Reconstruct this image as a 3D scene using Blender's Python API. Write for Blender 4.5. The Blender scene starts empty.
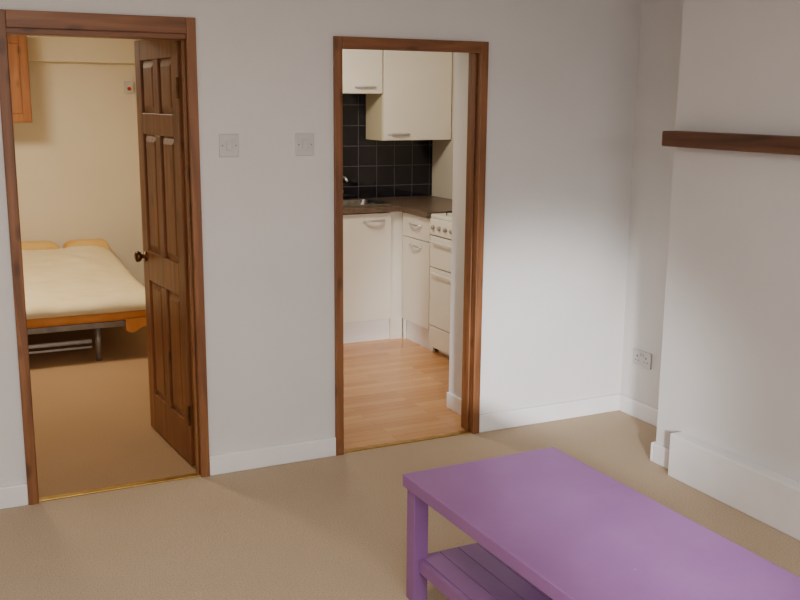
import bpy, bmesh, math, random
from mathutils import Vector, Matrix, noise
import numpy as np
random.seed(3)
col=bpy.context.scene.collection
# ------------------------------------------------------------ materials
def srgb(r,g,b):
    f=lambda c:(c/255/12.92) if c/255<=.04045 else ((c/255+.055)/1.055)**2.4
    return (f(r),f(g),f(b),1)
def newmat(name,base,rough=.6,metal=0,spec=.5):
    m=bpy.data.materials.new(name);m.use_nodes=True
    b=m.node_tree.nodes['Principled BSDF']
    b.inputs['Base Color'].default_value=base;b.inputs['Roughness'].default_value=rough
    b.inputs['Metallic'].default_value=metal;b.inputs['Specular IOR Level'].default_value=spec
    return m,m.node_tree,b
def coords(nt,scale=(1,1,1),kind='Object'):
    tc=nt.nodes.new('ShaderNodeTexCoord');mp=nt.nodes.new('ShaderNodeMapping')
    mp.inputs['Scale'].default_value=scale
    nt.links.new(tc.outputs[kind],mp.inputs['Vector']);return mp
def ramp(nt,stops):
    r=nt.nodes.new('ShaderNodeValToRGB');e=r.color_ramp.elements
    e[0].position,e[0].color=stops[0];e[1].position,e[1].color=stops[1]
    for s in stops[2:]:
        k=e.new(s[0]);k.color=s[1]
    return r
def bump(nt,b,src,strength,dist=.01):
    bp=nt.nodes.new('ShaderNodeBump');bp.inputs['Strength'].default_value=strength;bp.inputs['Distance'].default_value=dist
    nt.links.new(src,bp.inputs['Height']);nt.links.new(bp.outputs['Normal'],b.inputs['Normal'])
def noisy(name,c1,c2,scale=3,rough=.6,bs=0,bscale=60,metal=0,spec=.5,sc=(1,1,1)):
    m,nt,b=newmat(name,c1,rough,metal,spec);mp=coords(nt,sc)
    n=nt.nodes.new('ShaderNodeTexNoise');n.inputs['Scale'].default_value=scale;n.inputs['Detail'].default_value=4
    nt.links.new(mp.outputs[0],n.inputs['Vector']);r=ramp(nt,[(.3,c1),(.7,c2)])
    nt.links.new(n.outputs['Fac'],r.inputs[0]);nt.links.new(r.outputs[0],b.inputs['Base Color'])
    if bs:
        n2=nt.nodes.new('ShaderNodeTexNoise');n2.inputs['Scale'].default_value=bscale;n2.inputs['Detail'].default_value=3
        nt.links.new(mp.outputs[0],n2.inputs['Vector']);bump(nt,b,n2.outputs['Fac'],bs,.005)
    return m
def wood(name,dark,mid,light,axis='z',rough=.45,sc=9,knots=True):
    m,nt,b=newmat(name,mid,rough)
    s={'x':(.08,1,1),'y':(1,.08,1),'z':(1,1,.08)}[axis];mp=coords(nt,tuple(k*sc for k in s))
    n=nt.nodes.new('ShaderNodeTexNoise');n.inputs['Scale'].default_value=2.2;n.inputs['Detail'].default_value=8;n.inputs['Distortion'].default_value=.8
    nt.links.new(mp.outputs[0],n.inputs['Vector']);r=ramp(nt,[(.25,dark),(.5,mid),(.78,light)])
    mp2=coords(nt,tuple(k*4 for k in s));
    n2=nt.nodes.new('ShaderNodeTexNoise');n2.inputs['Scale'].default_value=9;n2.inputs['Detail'].default_value=5
    nt.links.new(mp2.outputs[0],n2.inputs['Vector'])
    mx=nt.nodes.new('ShaderNodeMath');mx.operation='MULTIPLY_ADD';mx.inputs[1].default_value=.5
    nt.links.new(n2.outputs['Fac'],mx.inputs[0]);ms=nt.nodes.new('ShaderNodeMath');ms.operation='SUBTRACT';ms.inputs[1].default_value=.25
    nt.links.new(n.outputs['Fac'],ms.inputs[0]);nt.links.new(ms.outputs[0],mx.inputs[2])
    nt.links.new(mx.outputs[0],r.inputs[0]);out=r.outputs[0]
    if knots:
        k2={'x':(.45,1,1),'y':(1,.45,1),'z':(1,1,.45)}[axis];mp3=coords(nt,k2)
        v=nt.nodes.new('ShaderNodeTexVoronoi');v.inputs['Scale'].default_value=12;nt.links.new(mp3.outputs[0],v.inputs['Vector'])
        r3=ramp(nt,[(.10,(.35,.28,.22,1)),(.24,(1,1,1,1))]);nt.links.new(v.outputs['Distance'],r3.inputs[0])
        mm=nt.nodes.new('ShaderNodeMixRGB');mm.blend_type='MULTIPLY';mm.inputs[0].default_value=.6
        nt.links.new(out,mm.inputs[1]);nt.links.new(r3.outputs[0],mm.inputs[2]);out=mm.outputs[0]
    nt.links.new(out,b.inputs['Base Color']);bump(nt,b,mx.outputs[0],.15,.004)
    return m
M={}
M['wall']=noisy('living_wall_paint',srgb(231,228,225),srgb(225,222,219),2,.75,.2,140,spec=.25)
M['bedwall']=noisy('bedroom_wall_paint',srgb(236,226,205),srgb(230,219,197),2,.8,.2,120,spec=.2)
M['kitwall']=noisy('kitchen_wall_paint',srgb(214,203,184),srgb(205,194,175),2,.8,.2,120,spec=.2)
M['ceil']=noisy('ceiling_paint',srgb(228,226,222),srgb(220,218,214),3,.85)
M['white']=noisy('white_gloss_paint',srgb(246,244,244),srgb(240,238,238),6,.4,.08,30)
M['trimwood']=wood('stained_pine_frame',srgb(100,61,34),srgb(130,82,47),srgb(158,106,64),'z')
M['trimwoodx']=wood('stained_pine_lintel',srgb(100,61,34),srgb(130,82,47),srgb(158,106,64),'x')
M['doorwood']=wood('dark_stained_door_wood',srgb(96,56,26),srgb(124,73,35),srgb(148,92,47),'z',.4)
M['mantel']=wood('mantel_wood',srgb(70,43,28),srgb(96,61,40),srgb(120,80,54),'y',.55)
M['pine']=wood('orange_pine',srgb(132,78,36),srgb(154,97,48),srgb(172,115,62),'z')
M['brass']=noisy('brass',srgb(196,160,84),srgb(170,134,66),20,.35,metal=.9)
M['chrome']=noisy('chrome',srgb(225,225,228),srgb(205,205,208),20,.3,metal=.85)
M['steel']=noisy('brushed_steel',srgb(150,148,145),srgb(120,118,115),30,.3,metal=1)
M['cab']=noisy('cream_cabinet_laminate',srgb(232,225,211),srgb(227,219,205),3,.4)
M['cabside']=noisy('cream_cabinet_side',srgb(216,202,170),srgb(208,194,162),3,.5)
M['plinth']=noisy('white_plinth',srgb(236,233,229),srgb(228,224,220),3,.45)
M['worktop']=noisy('grey_brown_worktop',srgb(112,92,76),srgb(84,68,56),60,.3)
M['enamel']=noisy('white_enamel',srgb(240,235,222),srgb(233,228,215),3,.25)
M['black']=noisy('black_iron',srgb(26,24,24),srgb(38,36,36),30,.5)
M['ventgrey']=noisy('grey_vent',srgb(168,162,152),srgb(150,145,135),30,.5)
M['knob']=noisy('grey_brown_knob',srgb(165,154,138),srgb(146,136,122),30,.4)
M['plastic']=noisy('white_switch_plastic',srgb(212,208,208),srgb(205,202,202),8,.35)
M['duvet']=noisy('cream_duvet_cotton',srgb(238,224,188),srgb(231,214,174),4,.9,.2,40,spec=.1)
M['orange']=noisy('orange_cotton',srgb(212,146,84),srgb(200,130,68),6,.9,.3,80,spec=.1)
M['yellow']=noisy('yellow_orange_cotton',srgb(232,196,126),srgb(224,178,102),6,.9,.3,60,spec=.1)
M['metalgrey']=noisy('grey_painted_metal',srgb(150,146,140),srgb(126,122,118),20,.4,metal=.5)
M['whitemetal']=noisy('white_painted_metal',srgb(215,213,208),srgb(200,198,194),20,.4)
M['red']=noisy('red_plastic',srgb(190,40,26),srgb(170,30,20),20,.5)
M['brownknob']=noisy('aged_brass_knob',srgb(110,76,38),srgb(80,52,26),20,.35,metal=.8)
def carpet(name,a,b_,c):
    m,nt,b=newmat(name,a,.95,spec=.1);mp=coords(nt)
    n=nt.nodes.new('ShaderNodeTexVoronoi');n.inputs['Scale'].default_value=170
    n2=nt.nodes.new('ShaderNodeTexNoise');n2.inputs['Scale'].default_value=190;n2.inputs['Detail'].default_value=1
    n3=nt.nodes.new('ShaderNodeTexNoise');n3.inputs['Scale'].default_value=1.6
    for k in (n,n2,n3): nt.links.new(mp.outputs[0],k.inputs['Vector'])
    ad=nt.nodes.new('ShaderNodeMath');ad.operation='MULTIPLY_ADD';ad.inputs[1].default_value=.2
    nt.links.new(n3.outputs['Fac'],ad.inputs[0]);nt.links.new(n2.outputs['Fac'],ad.inputs[2])
    r=ramp(nt,[(.35,a),(.6,b_),(.9,c)]);nt.links.new(ad.outputs[0],r.inputs[0]);nt.links.new(r.outputs[0],b.inputs['Base Color'])
    bump(nt,b,n.outputs['Distance'],.25,.004);return m
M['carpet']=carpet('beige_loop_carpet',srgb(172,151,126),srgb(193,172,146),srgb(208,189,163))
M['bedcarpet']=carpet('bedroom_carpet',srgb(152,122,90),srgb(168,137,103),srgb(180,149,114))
def lam():
    m,nt,b=newmat('beech_laminate_planks',srgb(200,140,84),.25);mp=coords(nt)
    br=nt.nodes.new('ShaderNodeTexBrick');br.inputs['Scale'].default_value=1;br.inputs['Brick Width'].default_value=.7;br.inputs['Row Height'].default_value=.065
    br.inputs['Mortar Size'].default_value=.001;br.inputs['Color1'].default_value=srgb(226,172,114);br.inputs['Color2'].default_value=srgb(198,138,84);br.inputs['Mortar'].default_value=srgb(146,92,50)
    nt.links.new(mp.outputs[0],br.inputs['Vector'])
    mp2=coords(nt,(1.5,18,1));n=nt.nodes.new('ShaderNodeTexNoise');n.inputs['Scale'].default_value=3;n.inputs['Detail'].default_value=6
    nt.links.new(mp2.outputs[0],n.inputs['Vector']);r=ramp(nt,[(.3,(.82,.77,.72,1)),(.7,(1,1,1,1))]);nt.links.new(n.outputs['Fac'],r.inputs[0])
    mx=nt.nodes.new('ShaderNodeMixRGB');mx.blend_type='MULTIPLY';mx.inputs[0].default_value=.8
    nt.links.new(br.outputs['Color'],mx.inputs[1]);nt.links.new(r.outputs[0],mx.inputs[2]);nt.links.new(mx.outputs[0],b.inputs['Base Color']);return m
M['lam']=lam()
def tile():
    m,nt,b=newmat('black_glazed_wall_tiles',srgb(20,20,28),.07)
    tc=nt.nodes.new('ShaderNodeTexCoord');sp=nt.nodes.new('ShaderNodeSeparateXYZ');cb=nt.nodes.new('ShaderNodeCombineXYZ')
    nt.links.new(tc.outputs['Object'],sp.inputs[0]);nt.links.new(sp.outputs['X'],cb.inputs['X']);nt.links.new(sp.outputs['Z'],cb.inputs['Y'])
    br=nt.nodes.new('ShaderNodeTexBrick');br.offset=0;br.inputs['Scale'].default_value=1;br.inputs['Brick Width'].default_value=.15;br.inputs['Row Height'].default_value=.15
    br.inputs['Mortar Size'].default_value=.003;br.inputs['Color1'].default_value=srgb(12,12,22);br.inputs['Color2'].default_value=srgb(17,16,28);br.inputs['Mortar'].default_value=srgb(76,74,76)
    nt.links.new(cb.outputs[0],br.inputs['Vector']);nt.links.new(br.outputs['Color'],b.inputs['Base Color']);bump(nt,b,br.outputs['Fac'],-.4,.003);return m
M['tile']=tile()
def purple():
    m,nt,b=newmat('purple_painted_wood',srgb(118,62,150),.45,spec=.5);mp=coords(nt)
    n=nt.nodes.new('ShaderNodeTexNoise');n.inputs['Scale'].default_value=5;n.inputs['Detail'].default_value=5;nt.links.new(mp.outputs[0],n.inputs['Vector'])
    r=ramp(nt,[(.3,srgb(141,95,151)),(.7,srgb(150,104,160))]);nt.links.new(n.outputs['Fac'],r.inputs[0])
    v=nt.nodes.new('ShaderNodeTexNoise');v.inputs['Scale'].default_value=30;v.inputs['Detail'].default_value=2;nt.links.new(mp.outputs[0],v.inputs['Vector'])
    r2=ramp(nt,[(.81,(0,0,0,1)),(.83,(1,1,1,1))]);nt.links.new(v.outputs['Fac'],r2.inputs[0])
    mx=nt.nodes.new('ShaderNodeMixRGB');nt.links.new(r2.outputs[0],mx.inputs[0]);nt.links.new(r.outputs[0],mx.inputs[1]);mx.inputs[2].default_value=srgb(205,190,215)
    nt.links.new(mx.outputs[0],b.inputs['Base Color'])
    n4=nt.nodes.new('ShaderNodeTexNoise');n4.inputs['Scale'].default_value=60;nt.links.new(mp.outputs[0],n4.inputs['Vector']);bump(nt,b,n4.outputs['Fac'],.15,.003);return m
M['purple']=purple()
# ------------------------------------------------------------ mesh helpers
def box(bm,x0,x1,y0,y1,z0,z1):
    v=[bm.verts.new(p) for p in ((x0,y0,z0),(x1,y0,z0),(x1,y1,z0),(x0,y1,z0),(x0,y0,z1),(x1,y0,z1),(x1,y1,z1),(x0,y1,z1))]
    for f in ((0,3,2,1),(4,5,6,7),(0,1,5,4),(1,2,6,5),(2,3,7,6),(3,0,4,7)): bm.faces.new([v[i] for i in f])
def tube(bm,pts,r,seg=12):
    pts=[Vector(p) for p in pts];rr=r if isinstance(r,(list,tuple)) else [r]*len(pts)
    rings=[];up=None
    for i,p in enumerate(pts):
        t=(pts[min(i+1,len(pts)-1)]-pts[max(i-1,0)])
        if t.length<1e-9: t=Vector((0,0,1))
        t.normalize()
        if up is None: up=t.orthogonal().normalized()
        up=(up-t*up.dot(t)).normalized();s=t.cross(up)
        rings.append([bm.verts.new(p+(up*math.cos(a)+s*math.sin(a))*rr[i]) for a in [2*math.pi*k/seg for k in range(seg)]])
    for a,b in zip(rings,rings[1:]):
        for k in range(seg): bm.faces.new((a[k],a[(k+1)%seg],b[(k+1)%seg],b[k]))
    bm.faces.new(rings[0][::-1]);bm.faces.new(rings[-1])
def lathe(bm,c,axis,prof,seg=24):
    a=Vector(axis).normalized();u=a.orthogonal().normalized();w=a.cross(u);c=Vector(c);rings=[]
    for d,r in prof: rings.append([bm.verts.new(c+a*d+(u*math.cos(t)+w*math.sin(t))*max(r,1e-4)) for t in [2*math.pi*k/seg for k in range(seg)]])
    for p,q in zip(rings,rings[1:]):
        for k in range(seg): bm.faces.new((p[k],p[(k+1)%seg],q[(k+1)%seg],q[k]))
    bm.faces.new(rings[0][::-1]);bm.faces.new(rings[-1])
WO={}
def mk(name,fn,mat,parent=None,origin=None,bev=0,smooth=False,label=None,category=None,kind=None,seg=2):
    bm=bmesh.new();fn(bm);bmesh.ops.recalc_face_normals(bm,faces=bm.faces)
    lo=[min(v.co[i] for v in bm.verts) for i in range(3)];hi=[max(v.co[i] for v in bm.verts) for i in range(3)]
    o=Vector(origin) if origin is not None else Vector(((lo[0]+hi[0])/2,(lo[1]+hi[1])/2,lo[2]))
    for v in bm.verts: v.co-=o
    me=bpy.data.meshes.new(name);bm.to_mesh(me);bm.free()
    if smooth:
        for p in me.polygons: p.use_smooth=True
    for m_ in (mat if isinstance(mat,list) else [mat]): me.materials.append(M[m_])
    ob=bpy.data.objects.new(name,me);col.objects.link(ob);WO[ob.name]=o
    if parent is not None: ob.parent=parent;ob.location=o-WO[parent.name]
    else: ob.location=o
    if bev:
        b=ob.modifiers.new('bevel','BEVEL');b.width=bev;b.segments=seg;b.limit_method='ANGLE';b.angle_limit=.6
    if label: ob['label']=label
    if category: ob['category']=category
    if kind: ob['kind']=kind
    return ob
def root(name,o,label,category):
    e=bpy.data.objects.new(name,None);e.empty_display_size=.1;e.location=o;col.objects.link(e);WO[e.name]=Vector(o)
    e['label']=label;e['category']=category;return e
def B(*bs): return lambda bm:[box(bm,*b) for b in bs]
def S(name,bs,mat,bev=0,**k): return mk(name,B(*bs),mat,kind='structure',origin=(0,0,0),bev=bev,**k)
# ------------------------------------------------------------ setting
XL,XR,YF,CZ=-1.7,3.45,-5.3,2.45
LO=(.35,1.085,1.985);RO=(1.75,2.51,1.93)
S('wall_back',[(XL,LO[0],0,.1,0,CZ),(LO[0],LO[1],0,.1,LO[2],CZ),(LO[1],RO[0],0,.1,0,CZ),(RO[0],RO[1],0,.1,RO[2],CZ),(RO[1],XR+.1,0,.1,0,CZ)],'wall')
S('wall_right',[(XR,XR+.1,YF,0,0,CZ)],'wall')
S('wall_chimney_breast',[(3.087,XR,-2.55,-.725,0,CZ)],'wall')
S('wall_left',[(XL-.1,XL,YF,.1,0,CZ)],'wall')
WX0,WX1,WZ0,WZ1=-1.2,2.2,.7,2.1
S('wall_front',[(XL,WX0,YF-.1,YF,0,CZ),(WX1,XR,YF-.1,YF,0,CZ),(WX0,WX1,YF-.1,YF,0,WZ0),(WX0,WX1,YF-.1,YF,WZ1,CZ)],'wall')
S('window_1',[(WX0,WX0+.05,YF-.08,YF-.02,WZ0,WZ1),(WX1-.05,WX1,YF-.08,YF-.02,WZ0,WZ1),(WX0,WX1,YF-.08,YF-.02,WZ0,WZ0+.05),(WX0,WX1,YF-.08,YF-.02,WZ1-.05,WZ1),(.48,.53,YF-.08,YF-.02,WZ0,WZ1)],'white')
S('floor',[(XL,XR,YF,.03,-.05,0)],'carpet')
S('ceiling',[(XL,XR,YF,.1,CZ,CZ+.05)],'ceil')
# bedroom
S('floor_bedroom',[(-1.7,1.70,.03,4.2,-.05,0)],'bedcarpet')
S('wall_bedroom_back',[(-1.7,1.76,4.2,4.3,0,2.4)],'bedwall')
S('wall_bedroom_left',[(-1.8,-1.7,.1,4.2,0,2.4)],'bedwall')
S('wall_partition',[(1.70,1.745,.1,4.2,0,2.4)],'bedwall')
S('ceiling_bedroom',[(-1.7,1.70,.1,4.2,2.19,2.24)],'bedwall')
S('trim_1',[(-1.7,1.70,4.08,4.2,1.96,2.19)],'bedwall',.006)
# kitchen
KX=3.625
S('floor_kitchen',[(1.70,KX,.03,2.62,-.05,0)],'lam')
S('wall_kitchen_back',[(1.745,KX+.1,2.62,2.72,0,2.3)],'kitwall')
S('wall_kitchen_right',[(KX,KX+.1,.1,2.62,0,2.3)],'kitwall')
S('wall_kitchen_return',[(2.60,KX,.1,.44,0,2.3)],'wall')
S('ceiling_kitchen',[(1.745,KX,.1,2.62,2.3,2.35)],'ceil')
S('trim_2',[(1.745,KX,2.605,2.62,.96,2.3)],'tile')
S('baseboard_kitchen',[(2.585,2.60,.1,.44,0,.09)],'white',.004)
bb=.095
S('baseboard_back',[(XL,.328,-.018,0,0,bb),(1.108,1.73,-.018,0,0,bb),(2.53,XR,-.018,0,0,bb)],'white',.006)
S('baseboard_right',[(XR-.018,XR,-.725,-.018,0,bb)],'white',.006)
S('baseboard_chimney',[(3.069,3.087,-.885,-.725,0,bb),(3.069,XR-.018,-.725,-.707,0,bb)],'white',.006)
S('trim_3',[(3.018,3.087,-2.5,-.893,0,.205)],'white',.005)
# door frames
def frame(n,x0,x1,zt,w,wt,li,drop):
    def f(bm):
        box(bm,x0,x0+w,-.018,0,0,zt);box(bm,x1-w,x1,-.018,0,0,zt)
        box(bm,x0+li,x0+w-.004,0,.115,0,zt-.03);box(bm,x1-w+.004,x1-li,0,.115,0,zt-.03)
        box(bm,x0+w-.004,x0+w+.006,.03,.06,0,zt-wt);box(bm,x1-w-.006,x1-w+.004,.03,.06,0,zt-wt)
    mk('trim_%d'%n,f,'trimwood',kind='structure',origin=(0,0,0),bev=.003)
    def g(bm):
        box(bm,x0+w,x1-w,-.018,0,zt-wt,zt);box(bm,x0+w-.004,x1-w+.004,0,.115,zt-wt-drop,zt-.03)
    mk('trim_%d'%(n+1),g,'trimwoodx',kind='structure',origin=(0,0,0),bev=.003)
frame(4,.328,1.108,2.0176,.040,.066,.021,.022)
frame(6,1.73,2.53,1.9656,.040,.052,.019,-.004)
S('trim_8',[(.37,1.066,.0,.035,0,.006)],'brass',.002)
S('trim_9',[(1.772,2.488,.0,.035,0,.006)],'brass',.002)
# door leaf (6 panels), hinge at local origin, +X along the leaf
W,HD,T=.66,1.95,.019
def leaf(bm):
    st=.09;mu=.075;rails=[(.0,.20),(.79,.94),(1.51,1.61),(1.855,HD)]
    box(bm,0,st,-T,T,0,HD);box(bm,W-st,W,-T,T,0,HD)
    for a,b in rails: box(bm,st,W-st,-T,T,a,b)
    m0,m1=W/2-mu/2,W/2+mu/2
    for (a,b),(c,d) in zip(rails,rails[1:]):
        box(bm,m0,m1,-T,T,b,c)
        for x0,x1 in ((st,m0),(m1,W-st)):
            box(bm,x0,x1,-.006,.006,b,c)
            for s in (1,-1):
                i=.035;o_=.008;y0=s*.006;y1=s*.015
                lo=[bm.verts.new(p) for p in ((x0+o_,y0,b+o_),(x1-o_,y0,b+o_),(x1-o_,y0,c-o_),(x0+o_,y0,c-o_))]
                hi=[bm.verts.new(p) for p in ((x0+i,y1,b+i),(x1-i,y1,b+i),(x1-i,y1,c-i),(x0+i,y1,c-i))]
                bm.faces.new(hi);bm.faces.new(lo[::-1])
                for k in range(4): bm.faces.new((lo[k],lo[(k+1)%4],hi[(k+1)%4],hi[k]))
dl=mk('door_1',leaf,'doorwood',kind='structure',origin=(0,0,0),bev=.003,label='dark stained six panel wooden door standing open')
for s in (1,-1):
    mk('door_knob',lambda bm:lathe(bm,(W-.05,s*T,.905),(0,s,0),[(0,.026),(.006,.026),(.008,.011),(.022,.011),(.027,.022),(.038,.028),(.05,.026),(.056,.012)]),'brownknob',parent=dl,smooth=True)
for z in (.2,1.68):
    mk('hinge',lambda bm:(tube(bm,[(-.004,T+.003,z),(-.004,T+.003,z+.09)],.006),box(bm,0,.03,T,T+.002,z,z+.09)),'brownknob',parent=dl)
dl.location=(1.078,.128,.008);dl.rotation_euler=(0,0,math.radians(94.0))
# ------------------------------------------------------------ mantel
mk('mantel_shelf',B((3.0,3.087,-2.4,-.735,1.497,1.565)),'mantel',bev=.007,label='dark brown wooden mantel shelf fixed on the chimney breast',category='shelf')
def plate(name,c,w,h,face,lab,cat,kind):
    r=root(name,c,lab,cat)
    mk('plate',lambda bm:box(bm,c[0]-w/2,c[0]+w/2,c[1]-.009,c[1],c[2]-h/2,c[2]+h/2),'plastic',parent=r,bev=.003)
    if kind=='switch':
        mk('rocker',lambda bm:box(bm,c[0]-.013,c[0]+.013,c[1]-.014,c[1]-.009,c[2]-.02,c[2]+.02),'whitemetal',parent=r,bev=.002)
        for s in (-1,1): mk('screw',lambda bm:lathe(bm,(c[0]+s*.03,c[1]-.009,c[2]),(0,-1,0),[(0,.0035),(.0015,.003)],12),'steel',parent=r)
    else:
        for s in (-1,1):
            mk('socket_outlet',lambda bm:(box(bm,c[0]+s*.036-.004,c[0]+s*.036+.004,c[1]-.0095,c[1]-.0085,c[2]+.004,c[2]+.014),box(bm,c[0]+s*.036-.015,c[0]+s*.036-.008,c[1]-.0095,c[1]-.0085,c[2]-.016,c[2]-.011),box(bm,c[0]+s*.036+.008,c[0]+s*.036+.015,c[1]-.0095,c[1]-.0085,c[2]-.016,c[2]-.011)),'black',parent=r)
            mk('rocker',lambda bm:box(bm,c[0]+s*.012-.006,c[0]+s*.012+.006,c[1]-.013,c[1]-.009,c[2]+.012,c[2]+.03),'whitemetal',parent=r,bev=.001)
    r.rotation_euler=(0,0,face);return r
g1=plate('light_switch',(1.24,0,1.49),.086,.098,0,'white plastic light switch beside the bedroom door','light switch','switch')
g2=plate('light_switch',(1.59,0,1.49),.086,.098,0,'white plastic light switch beside the kitchen doorway','light switch','switch')
for g in (g1,g2): g['group']='light switches on the wall'
plate('wall_socket',(XR,-.17,.335),.146,.086,-math.pi/2,'white double wall socket above the skirting in the alcove','wall socket','socket')
# ------------------------------------------------------------ coffee table
t=root('coffee_table',(0,0,0),'purple painted wooden coffee table with lower shelf on beige carpet','coffee table')
TW,TL,TH=.62,1.22,.45;lt=.055
mk('table_top',B((0,TW,-TL,0,TH-.044,TH)),'purple',parent=t,bev=.004)
for x in (.012,TW-lt-.012):
    for y in (-lt-.012,-TL+.012): mk('leg',B((x,x+lt,y,y+lt,0,TH-.044)),'purple',parent=t,bev=.003)
ns=7;sw=(TW-.10)/ns
mk('shelf',B(*([(.05+k*sw+.0015,.05+(k+1)*sw-.0015,-TL+.05,-.04,.142,.16) for k in range(ns)]+[(.05,TW-.05,y,y+.05,.126,.142) for y in (-.12,-.6,-TL+.08)])),'purple',parent=t,bev=.002)
for x in (.032,TW-.050): mk('shelf_rail',B((x,x+.018,-TL+.067,-.067,.112,.158)),'purple',parent=t,bev=.002)
t.location=(1.407,-1.385,0);t.rotation_euler=(0,0,math.radians(0.8))
# ------------------------------------------------------------ kitchen
K=.05
def handle(parent,a,b,out,r=.0075):
    a,b,out=Vector(a),Vector(b),Vector(out);n=8;pts=[]
    for i in range(n+1):
        k=i/n;pts.append(a.lerp(b,k)+out*math.sin(math.pi*k)**.5)
    return mk('handle',lambda bm:tube(bm,pts,r,8),'chrome',parent=parent,smooth=True,label='curved chrome bow handle')
u=root('base_cabinet',(2.72,2.3,0),'cream kitchen base cabinet under the sink with one door','kitchen cabinet')
x0,x1=2.40,2.99;ct=.872+K
mk('body',B((x0,x0+.018,2.02,2.6,.15,ct),(x1-.018,x1,2.02,2.6,.15,ct),(x0+.018,x1-.018,2.02,2.6,.15,.168),(x0+.018,x1-.018,2.585,2.6,.168,ct),(x1,3.085,2.02,2.04,.0,ct)),'cab',parent=u)
mk('plinth',B((x0,3.085,2.04,2.055,0,.149)),'plinth',parent=u)
d=mk('cabinet_door',B((x0+.002,x1-.004,2.0,2.019,.155,ct-.006)),'cab',parent=u,bev=.003)
handle(d,(2.77,2.0,.815+K),(2.93,2.0,.815+K),(0,-.028,0))
u=root('base_cabinet',(3.34,1.77,0),'narrow cream kitchen base cabinet with drawer beside the cooker','kitchen cabinet')
y0,y1=1.585,1.995;q=3.07
mk('body',B((q+.02,KX-.005,y0,y0+.018,.15,ct),(q+.02,KX-.005,y1-.018,y1,.15,ct),(q+.02,KX-.005,y0+.018,y1-.018,.15,.168),(q+.02,q+.038,y1,2.018,.0,ct)),'cab',parent=u)
mk('plinth',B((q+.04,q+.055,y0,y1,0,.149)),'plinth',parent=u)
d=mk('drawer',B((q,q+.019,y0+.002,y1-.002,.705+K,ct-.006)),'cab',parent=u,bev=.003)
handle(d,(q,1.70,.80+K),(q,1.87,.80+K),(-.026,0,0))
d=mk('cabinet_door',B((q,q+.019,y0+.002,y1-.002,.155,.70+K)),'cab',parent=u,bev=.003)
handle(d,(q,1.70,.655+K),(q,1.87,.655+K),(-.026,0,0))
hx0,hx1,hy0,hy1=2.55,3.03,2.12,2.5
wb,wt=.874+K,.91+K
mk('worktop',B((1.76,hx0,1.98,2.602,wb,wt),(hx0,hx1,1.98,hy0,wb,wt),(hx0,hx1,hy1,2.602,wb,wt),(hx1,KX-.003,1.98,2.602,wb,wt),(3.045,KX-.003,1.577,1.98,wb,wt)),'worktop',label='dark brown laminate kitchen worktop running around the corner',category='worktop')
def sink(bm):
    def ring(x0,x1,y0,y1,z,r,n=5):
        out=[]
        for cx,cy,a0 in ((x1-r,y1-r,0),(x0+r,y1-r,90),(x0+r,y0+r,180),(x1-r,y0+r,270)):
            for k in range(n+1):
                a=math.radians(a0+90*k/n);out.append(bm.verts.new((cx+r*math.cos(a),cy+r*math.sin(a),z+K)))
        return out
    rs=[ring(hx0-.02,hx1+.02,hy0-.02,hy1+.02,.911,.05),ring(hx0-.018,hx1+.018,hy0-.018,hy1+.018,.917,.05),ring(hx0+.015,hx1-.015,hy0+.015,hy1-.015,.915,.05),ring(hx0+.03,hx1-.03,hy0+.03,hy1-.03,.876,.06)]
    for a,b in zip(rs,rs[1:]):
        for k in range(len(a)): bm.faces.new((a[k],a[(k+1)%len(a)],b[(k+1)%len(a)],b[k]))
    bm.faces.new(rs[-1])
s=root('kitchen_sink',(2.8,2.3,.911+K),'stainless steel sink set in the worktop','sink')
mk('basin',sink,'steel',parent=s,smooth=False)
mk('drain',lambda bm:lathe(bm,(2.8,2.3,.8765+K),(0,0,1),[(0,.03),(.004,.028)],20),'steel',parent=s)
tx=2.79;tz=.91+K
tp=root('kitchen_tap',(tx,2.555,tz),'chrome swan neck tap behind the sink','tap')
mk('spout',lambda bm:(lathe(bm,(tx,2.555,tz),(0,0,1),[(0,.024),(.03,.022),(.05,.014)],16),tube(bm,[(tx,2.555,tz+.03),(tx,2.555,tz+.13),(tx+.01,2.54,tz+.165),(tx+.02,2.50,tz+.18),(tx+.035,2.45,tz+.17),(tx+.04,2.42,tz+.145)],.009,10)),'chrome',parent=tp,smooth=True)
for sx in (-.05,.05): mk('tap_handle',lambda bm:(tube(bm,[(tx,2.555,tz+.04),(tx+sx,2.555,tz+.055)],.007,8),lathe(bm,(tx+sx,2.555,tz+.045),(0,0,1),[(0,.014),(.02,.016),(.035,.01)],12)),'chrome',parent=tp,smooth=True)
u=root('wall_cabinet',(2.78,2.45,1.73),'short cream wall cabinet with chrome handle above the sink','kitchen cabinet')
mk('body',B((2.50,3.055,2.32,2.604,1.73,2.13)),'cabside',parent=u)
d=mk('cabinet_door',B((2.502,3.053,2.30,2.319,1.732,2.128)),'cab',parent=u,bev=.003)
handle(d,(2.84,2.30,1.775),(3.0,2.30,1.775),(0,-.026,0))
u=root('wall_cabinet',(3.34,2.45,1.40),'tall cream wall cabinet with chrome handle in the corner','kitchen cabinet')
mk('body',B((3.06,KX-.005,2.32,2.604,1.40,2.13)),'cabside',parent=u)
d=mk('cabinet_door',B((3.064,KX-.008,2.30,2.319,1.402,2.128)),'cab',parent=u,bev=.003)
handle(d,(3.10,2.30,1.445),(3.27,2.30,1.445),(0,-.026,0))
u=root('cooker',(3.35,1.31,0),'white freestanding gas cooker with knobs and two oven doors','cooker')
cy0,cy1=1.055,1.572;q=3.065
mk('body',B((q+.025,KX-.01,cy0,cy1,.04,.875+K),(q+.065,KX-.05,cy0+.03,cy1-.03,0,.04)),'enamel',parent=u,bev=.004)
mk('hob',B((q+.005,KX-.01,cy0,cy1,.876+K,.90+K),(KX-.035,KX-.01,cy0,cy1,.90+K,.93+K)),'enamel',parent=u,bev=.005)
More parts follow.
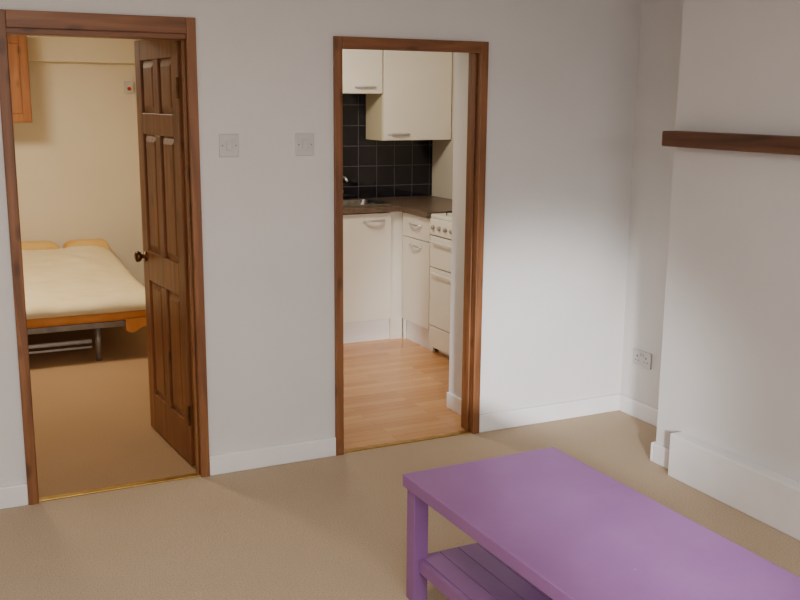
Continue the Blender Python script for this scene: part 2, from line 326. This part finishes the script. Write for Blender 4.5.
hb=.90+K
for bx in (3.22,3.46):
    for by in (cy0+.13,cy1-.13):
        mk('burner',lambda bm:(lathe(bm,(bx,by,hb),(0,0,1),[(0,.045),(.012,.045),(.014,.035),(.02,.034)],20)),'black',parent=u)
        mk('pan_support',lambda bm:(tube(bm,[(bx-.1,by,hb+.025),(bx+.1,by,hb+.025)],.004,6),tube(bm,[(bx,by-.1,hb+.025),(bx,by+.1,hb+.025)],.004,6),[tube(bm,[(bx+a,by+b,hb),(bx+a,by+b,hb+.025)],.004,6) for a,b in ((.1,0),(-.1,0),(0,.1),(0,-.1))]),'black',parent=u)
mk('control_panel',B((q,q+.024,cy0,cy1,.765+K,.874+K)),'enamel',parent=u,bev=.004)
for k in range(6):
    y=cy0+.05+k*.083
    mk('knob',lambda bm:lathe(bm,(q,y,.815+K),(-1,0,0),[(0,.016),(.010,.015),(.016,.012),(.018,.005)],16),'knob',parent=u,smooth=True)
d=mk('grill_door',B((q,q+.024,cy0+.005,cy1-.005,.60,.757+K)),'enamel',parent=u,bev=.003)
mk('handle',lambda bm:tube(bm,[(q,cy0+.06,.77),(q-.018,cy0+.06,.77),(q-.018,cy1-.06,.77),(q,cy1-.06,.77)],.006,8),'enamel',parent=d)
d=mk('oven_door',B((q,q+.024,cy0+.005,cy1-.005,.20,.592)),'enamel',parent=u,bev=.003)
mk('handle',lambda bm:tube(bm,[(q,cy0+.06,.56),(q-.018,cy0+.06,.56),(q-.018,cy1-.06,.56),(q,cy1-.06,.56)],.006,8),'enamel',parent=d)
mk('vent',B((q+.017,q+.024,cy0+.02,cy1-.02,.758+K,.764+K),(q+.017,q+.024,cy0+.02,cy1-.02,.593,.599)),'ventgrey',parent=u)
mk('drawer',B((q+.002,q+.024,cy0+.005,cy1-.005,.05,.194)),'enamel',parent=u,bev=.003)
# ------------------------------------------------------------ bedroom
bx0,bx1,by0,by1=-.02,1.42,2.22,4.17
b=root('sofa_bed',((bx0+bx1)/2,(by0+by1)/2,0),'low fold-out sofa bed with metal legs and orange mattress cover','bed')
mk('mattress',B((bx0,bx1,by0,by1,.262,.325)),'orange',parent=b,bev=.025,seg=4,smooth=True)
mk('bed_frame',B((bx0+.02,bx1-.02,by0+.02,by0+.05,.222,.26),(bx0+.02,bx1-.02,by1-.05,by1-.02,.222,.26),(bx0+.02,bx0+.05,by0+.05,by1-.05,.222,.26),(bx1-.05,bx1-.02,by0+.05,by1-.05,.222,.26)),'metalgrey',parent=b,bev=.003)
for x in (.3,1.0):
    for y in (by0+.06,by1-.1): mk('leg',lambda bm:tube(bm,[(x,y,0),(x,y,.222)],.018,12),'metalgrey',parent=b,smooth=True)
mk('fold_bar',lambda bm:(tube(bm,[(.1,2.42,.10),(.98,2.42,.10)],.014,10),tube(bm,[(.1,2.42,.06),(.98,2.42,.06)],.008,10),tube(bm,[(.1,2.42,0),(.1,2.42,.22)],.012,10),tube(bm,[(1.02,2.42,.0),(1.02,2.42,.22)],.012,10)),'whitemetal',parent=b,smooth=True)
def flap(bm):
    n=12;g=[]
    for j in range(n+1):
        row=[]
        for i in range(n+1):
            x=1.17+.17*i/n;z=.275-(.075+.02*math.sin(i*.5))*j/n
            row.append(bm.verts.new((x,by0-.006-.008*math.sin(i*.9)*j/n,z)))
        g.append(row)
    for j in range(n):
        for i in range(n): bm.faces.new((g[j][i],g[j][i+1],g[j+1][i+1],g[j+1][i]))
f_=mk('hanging_sheet',flap,'orange',parent=b,smooth=True,label='corner of orange sheet hanging down')
so=f_.modifiers.new('thick','SOLIDIFY');so.thickness=.003
DY1=3.92
def duvet(bm):
    nx,ny=80,100;X0,X1,Y0,Y1=bx0-.01,bx1+.01,by0-.012,DY1;g=[]
    for j in range(ny+1):
        row=[]
        for i in range(nx+1):
            s=i/nx;q=j/ny;x=X0+(X1-X0)*s;y=Y0+(Y1-Y0)*q
            u_=abs(2*s-1);v_=abs(2*q-1);e=max(0,1-u_**12)**.5*max(0,1-v_**18)**.5
            w=noise.noise(Vector((x*3.2,y*2.2,1)))*.016+noise.noise(Vector((x*8,y*5,4)))*.010+(abs(noise.noise(Vector((x*5+y*2,y*6,9))))-.2)*.018
            k=min(1,max(0,(y-3.0)/.8))
            z=.327+e*(.085+.03*q+w+.105*k)
            x+=noise.noise(Vector((y*5,0,s)))*.012;y+=noise.noise(Vector((x*5,3,q)))*.012*(1-q)
            row.append(bm.verts.new((x,y,z)))
        g.append(row)
    for j in range(ny):
        for i in range(nx): bm.faces.new((g[j][i],g[j][i+1],g[j+1][i+1],g[j+1][i]))
    rim=[g[0][i] for i in range(nx+1)]+[g[j][nx] for j in range(1,ny+1)]+[g[ny][i] for i in range(nx-1,-1,-1)]+[g[j][0] for j in range(ny-1,0,-1)]
    bm.faces.new(rim[::-1])
mk('duvet',duvet,'duvet',smooth=True,label='cream cotton duvet spread over the bed',category='duvet')
def pillow(name,c,w,dp,h,mat,lab,rot):
    def f(bm):
        n=26
        for sgn in (1,-1):
            g=[]
            for j in range(n+1):
                row=[]
                for i in range(n+1):
                    u_=2*i/n-1;v_=2*j/n-1
                    e=(max(0,1-abs(u_)**8)*max(0,1-abs(v_)**3.2))**.4
                    px=u_*w/2*(1-.03*(1-abs(v_)**2));py=v_*dp/2*(1-.07*(1-abs(u_)**2))
                    row.append(bm.verts.new((px,py,h/2+sgn*h/2*e*(1+.04*noise.noise(Vector((px*8,py*8,sgn)))))))
                g.append(row)
            for j in range(n):
                for i in range(n): bm.faces.new((g[j][i],g[j][i+1],g[j+1][i+1],g[j+1][i]))
        bmesh.ops.remove_doubles(bm,verts=bm.verts,dist=.0005)
    o=mk(name,f,mat,origin=(0,0,0),smooth=True,label=lab,category='pillow');o.location=c;o.rotation_euler=rot;return o
p1=pillow('pillow',(.66,4.055,.335),.74,.22,.228,'yellow','plump yellow orange pillow at the head of the bed',(0,0,0))
p2=pillow('pillow',(1.22,4.055,.335),.36,.22,.222,'yellow','small yellow orange pillow at the head of the bed',(0,0,0))
for p in (p1,p2): p['group']='pillows on the bed'
c=root('pine_wall_cabinet',(.57,3.92,1.5),'brown pine wall cabinet hung on the bedroom wall','cabinet')
mk('body',B((.31,.84,3.77,4.075,1.50,2.14)),'pine',parent=c,bev=.004)
def pd(bm):
    x0,x1,z0,z1=.315,.835,1.505,2.135;w=.06
    box(bm,x0,x0+w,3.748,3.769,z0,z1);box(bm,x1-w,x1,3.748,3.769,z0,z1);box(bm,x0+w,x1-w,3.748,3.769,z0,z0+w);box(bm,x0+w,x1-w,3.748,3.769,z1-w,z1);box(bm,x0+w,x1-w,3.757,3.767,z0+w,z1-w)
d=mk('cabinet_door',pd,'pine',parent=c,bev=.003)
mk('knob',lambda bm:lathe(bm,(.35,3.748,1.6),(0,-1,0),[(0,.008),(.012,.008),(.016,.015),(.026,.013)],14),'pine',parent=d,smooth=True)
a=root('wall_thermostat',(1.645,4.2,1.77),'small white wall thermostat with a red mark','thermostat')
mk('casing',B((1.61,1.68,4.17,4.2,1.72,1.82)),'whitemetal',parent=a,bev=.004)
mk('dial',lambda bm:lathe(bm,(1.645,4.17,1.76),(0,-1,0),[(0,.016),(.01,.014)],16),'red',parent=a)
# ------------------------------------------------------------ lights
def area(name,loc,target,size,sy,power,color):
    l=bpy.data.lights.new(name,'AREA');l.shape='RECTANGLE';l.size=size;l.size_y=sy;l.energy=power;l.color=color
    o=bpy.data.objects.new(name,l);o.location=loc;o.rotation_euler=(Vector(target)-Vector(loc)).to_track_quat('-Z','Y').to_euler();col.objects.link(o);return o
area('window_daylight',(.4,-6.0,2.6),(1.2,-1.0,.2),3.2,1.5,390,(.97,.98,1))
area('bedroom_ceiling_light',(.2,2.2,2.15),(.5,2.6,0),.4,.4,42,(1,.84,.62))
area('kitchen_ceiling_light',(2.2,1.3,2.27),(2.9,1.9,.6),.4,.4,30,(1,.92,.78))
area('living_ceiling_light',(.4,-1.7,2.4),(.4,-1.7,0),.5,.5,15,(1,.88,.74))
l=bpy.data.lights.new('added_patch_spot','SPOT');l.energy=1500;l.spot_size=math.radians(20);l.spot_blend=.9;l.shadow_soft_size=.15;l.color=(.98,.98,1)  # spot added inside the room to brighten the low wall beside the kitchen doorway
o=bpy.data.objects.new('added_patch_spot',l);o.location=(.6,-5.0,1.25);o.rotation_euler=(Vector((2.85,0,.26))-o.location).to_track_quat('-Z','Y').to_euler();col.objects.link(o)
w=bpy.data.worlds.new('world');bpy.context.scene.world=w;w.use_nodes=True
w.node_tree.nodes['Background'].inputs[0].default_value=(.9,.93,1,1);w.node_tree.nodes['Background'].inputs[1].default_value=.9
# ------------------------------------------------------------ camera
th,ya,ro=math.radians(11.4584),math.radians(26.1933),math.radians(.4747)
F=Vector((math.sin(ya)*math.cos(th),math.cos(ya)*math.cos(th),-math.sin(th)));R=Vector((math.cos(ya),-math.sin(ya),0));U=R.cross(F)
R,U=R*math.cos(ro)+U*math.sin(ro),-R*math.sin(ro)+U*math.cos(ro)
cd=bpy.data.cameras.new('camera');cd.sensor_width=36;cd.lens=988.2754*36/800;cd.clip_start=.05
co=bpy.data.objects.new('camera',cd);col.objects.link(co)
co.matrix_world=Matrix(((R.x,U.x,-F.x,0),(R.y,U.y,-F.y,-4.2166),(R.z,U.z,-F.z,1.6906),(0,0,0,1)))
bpy.context.scene.camera=co
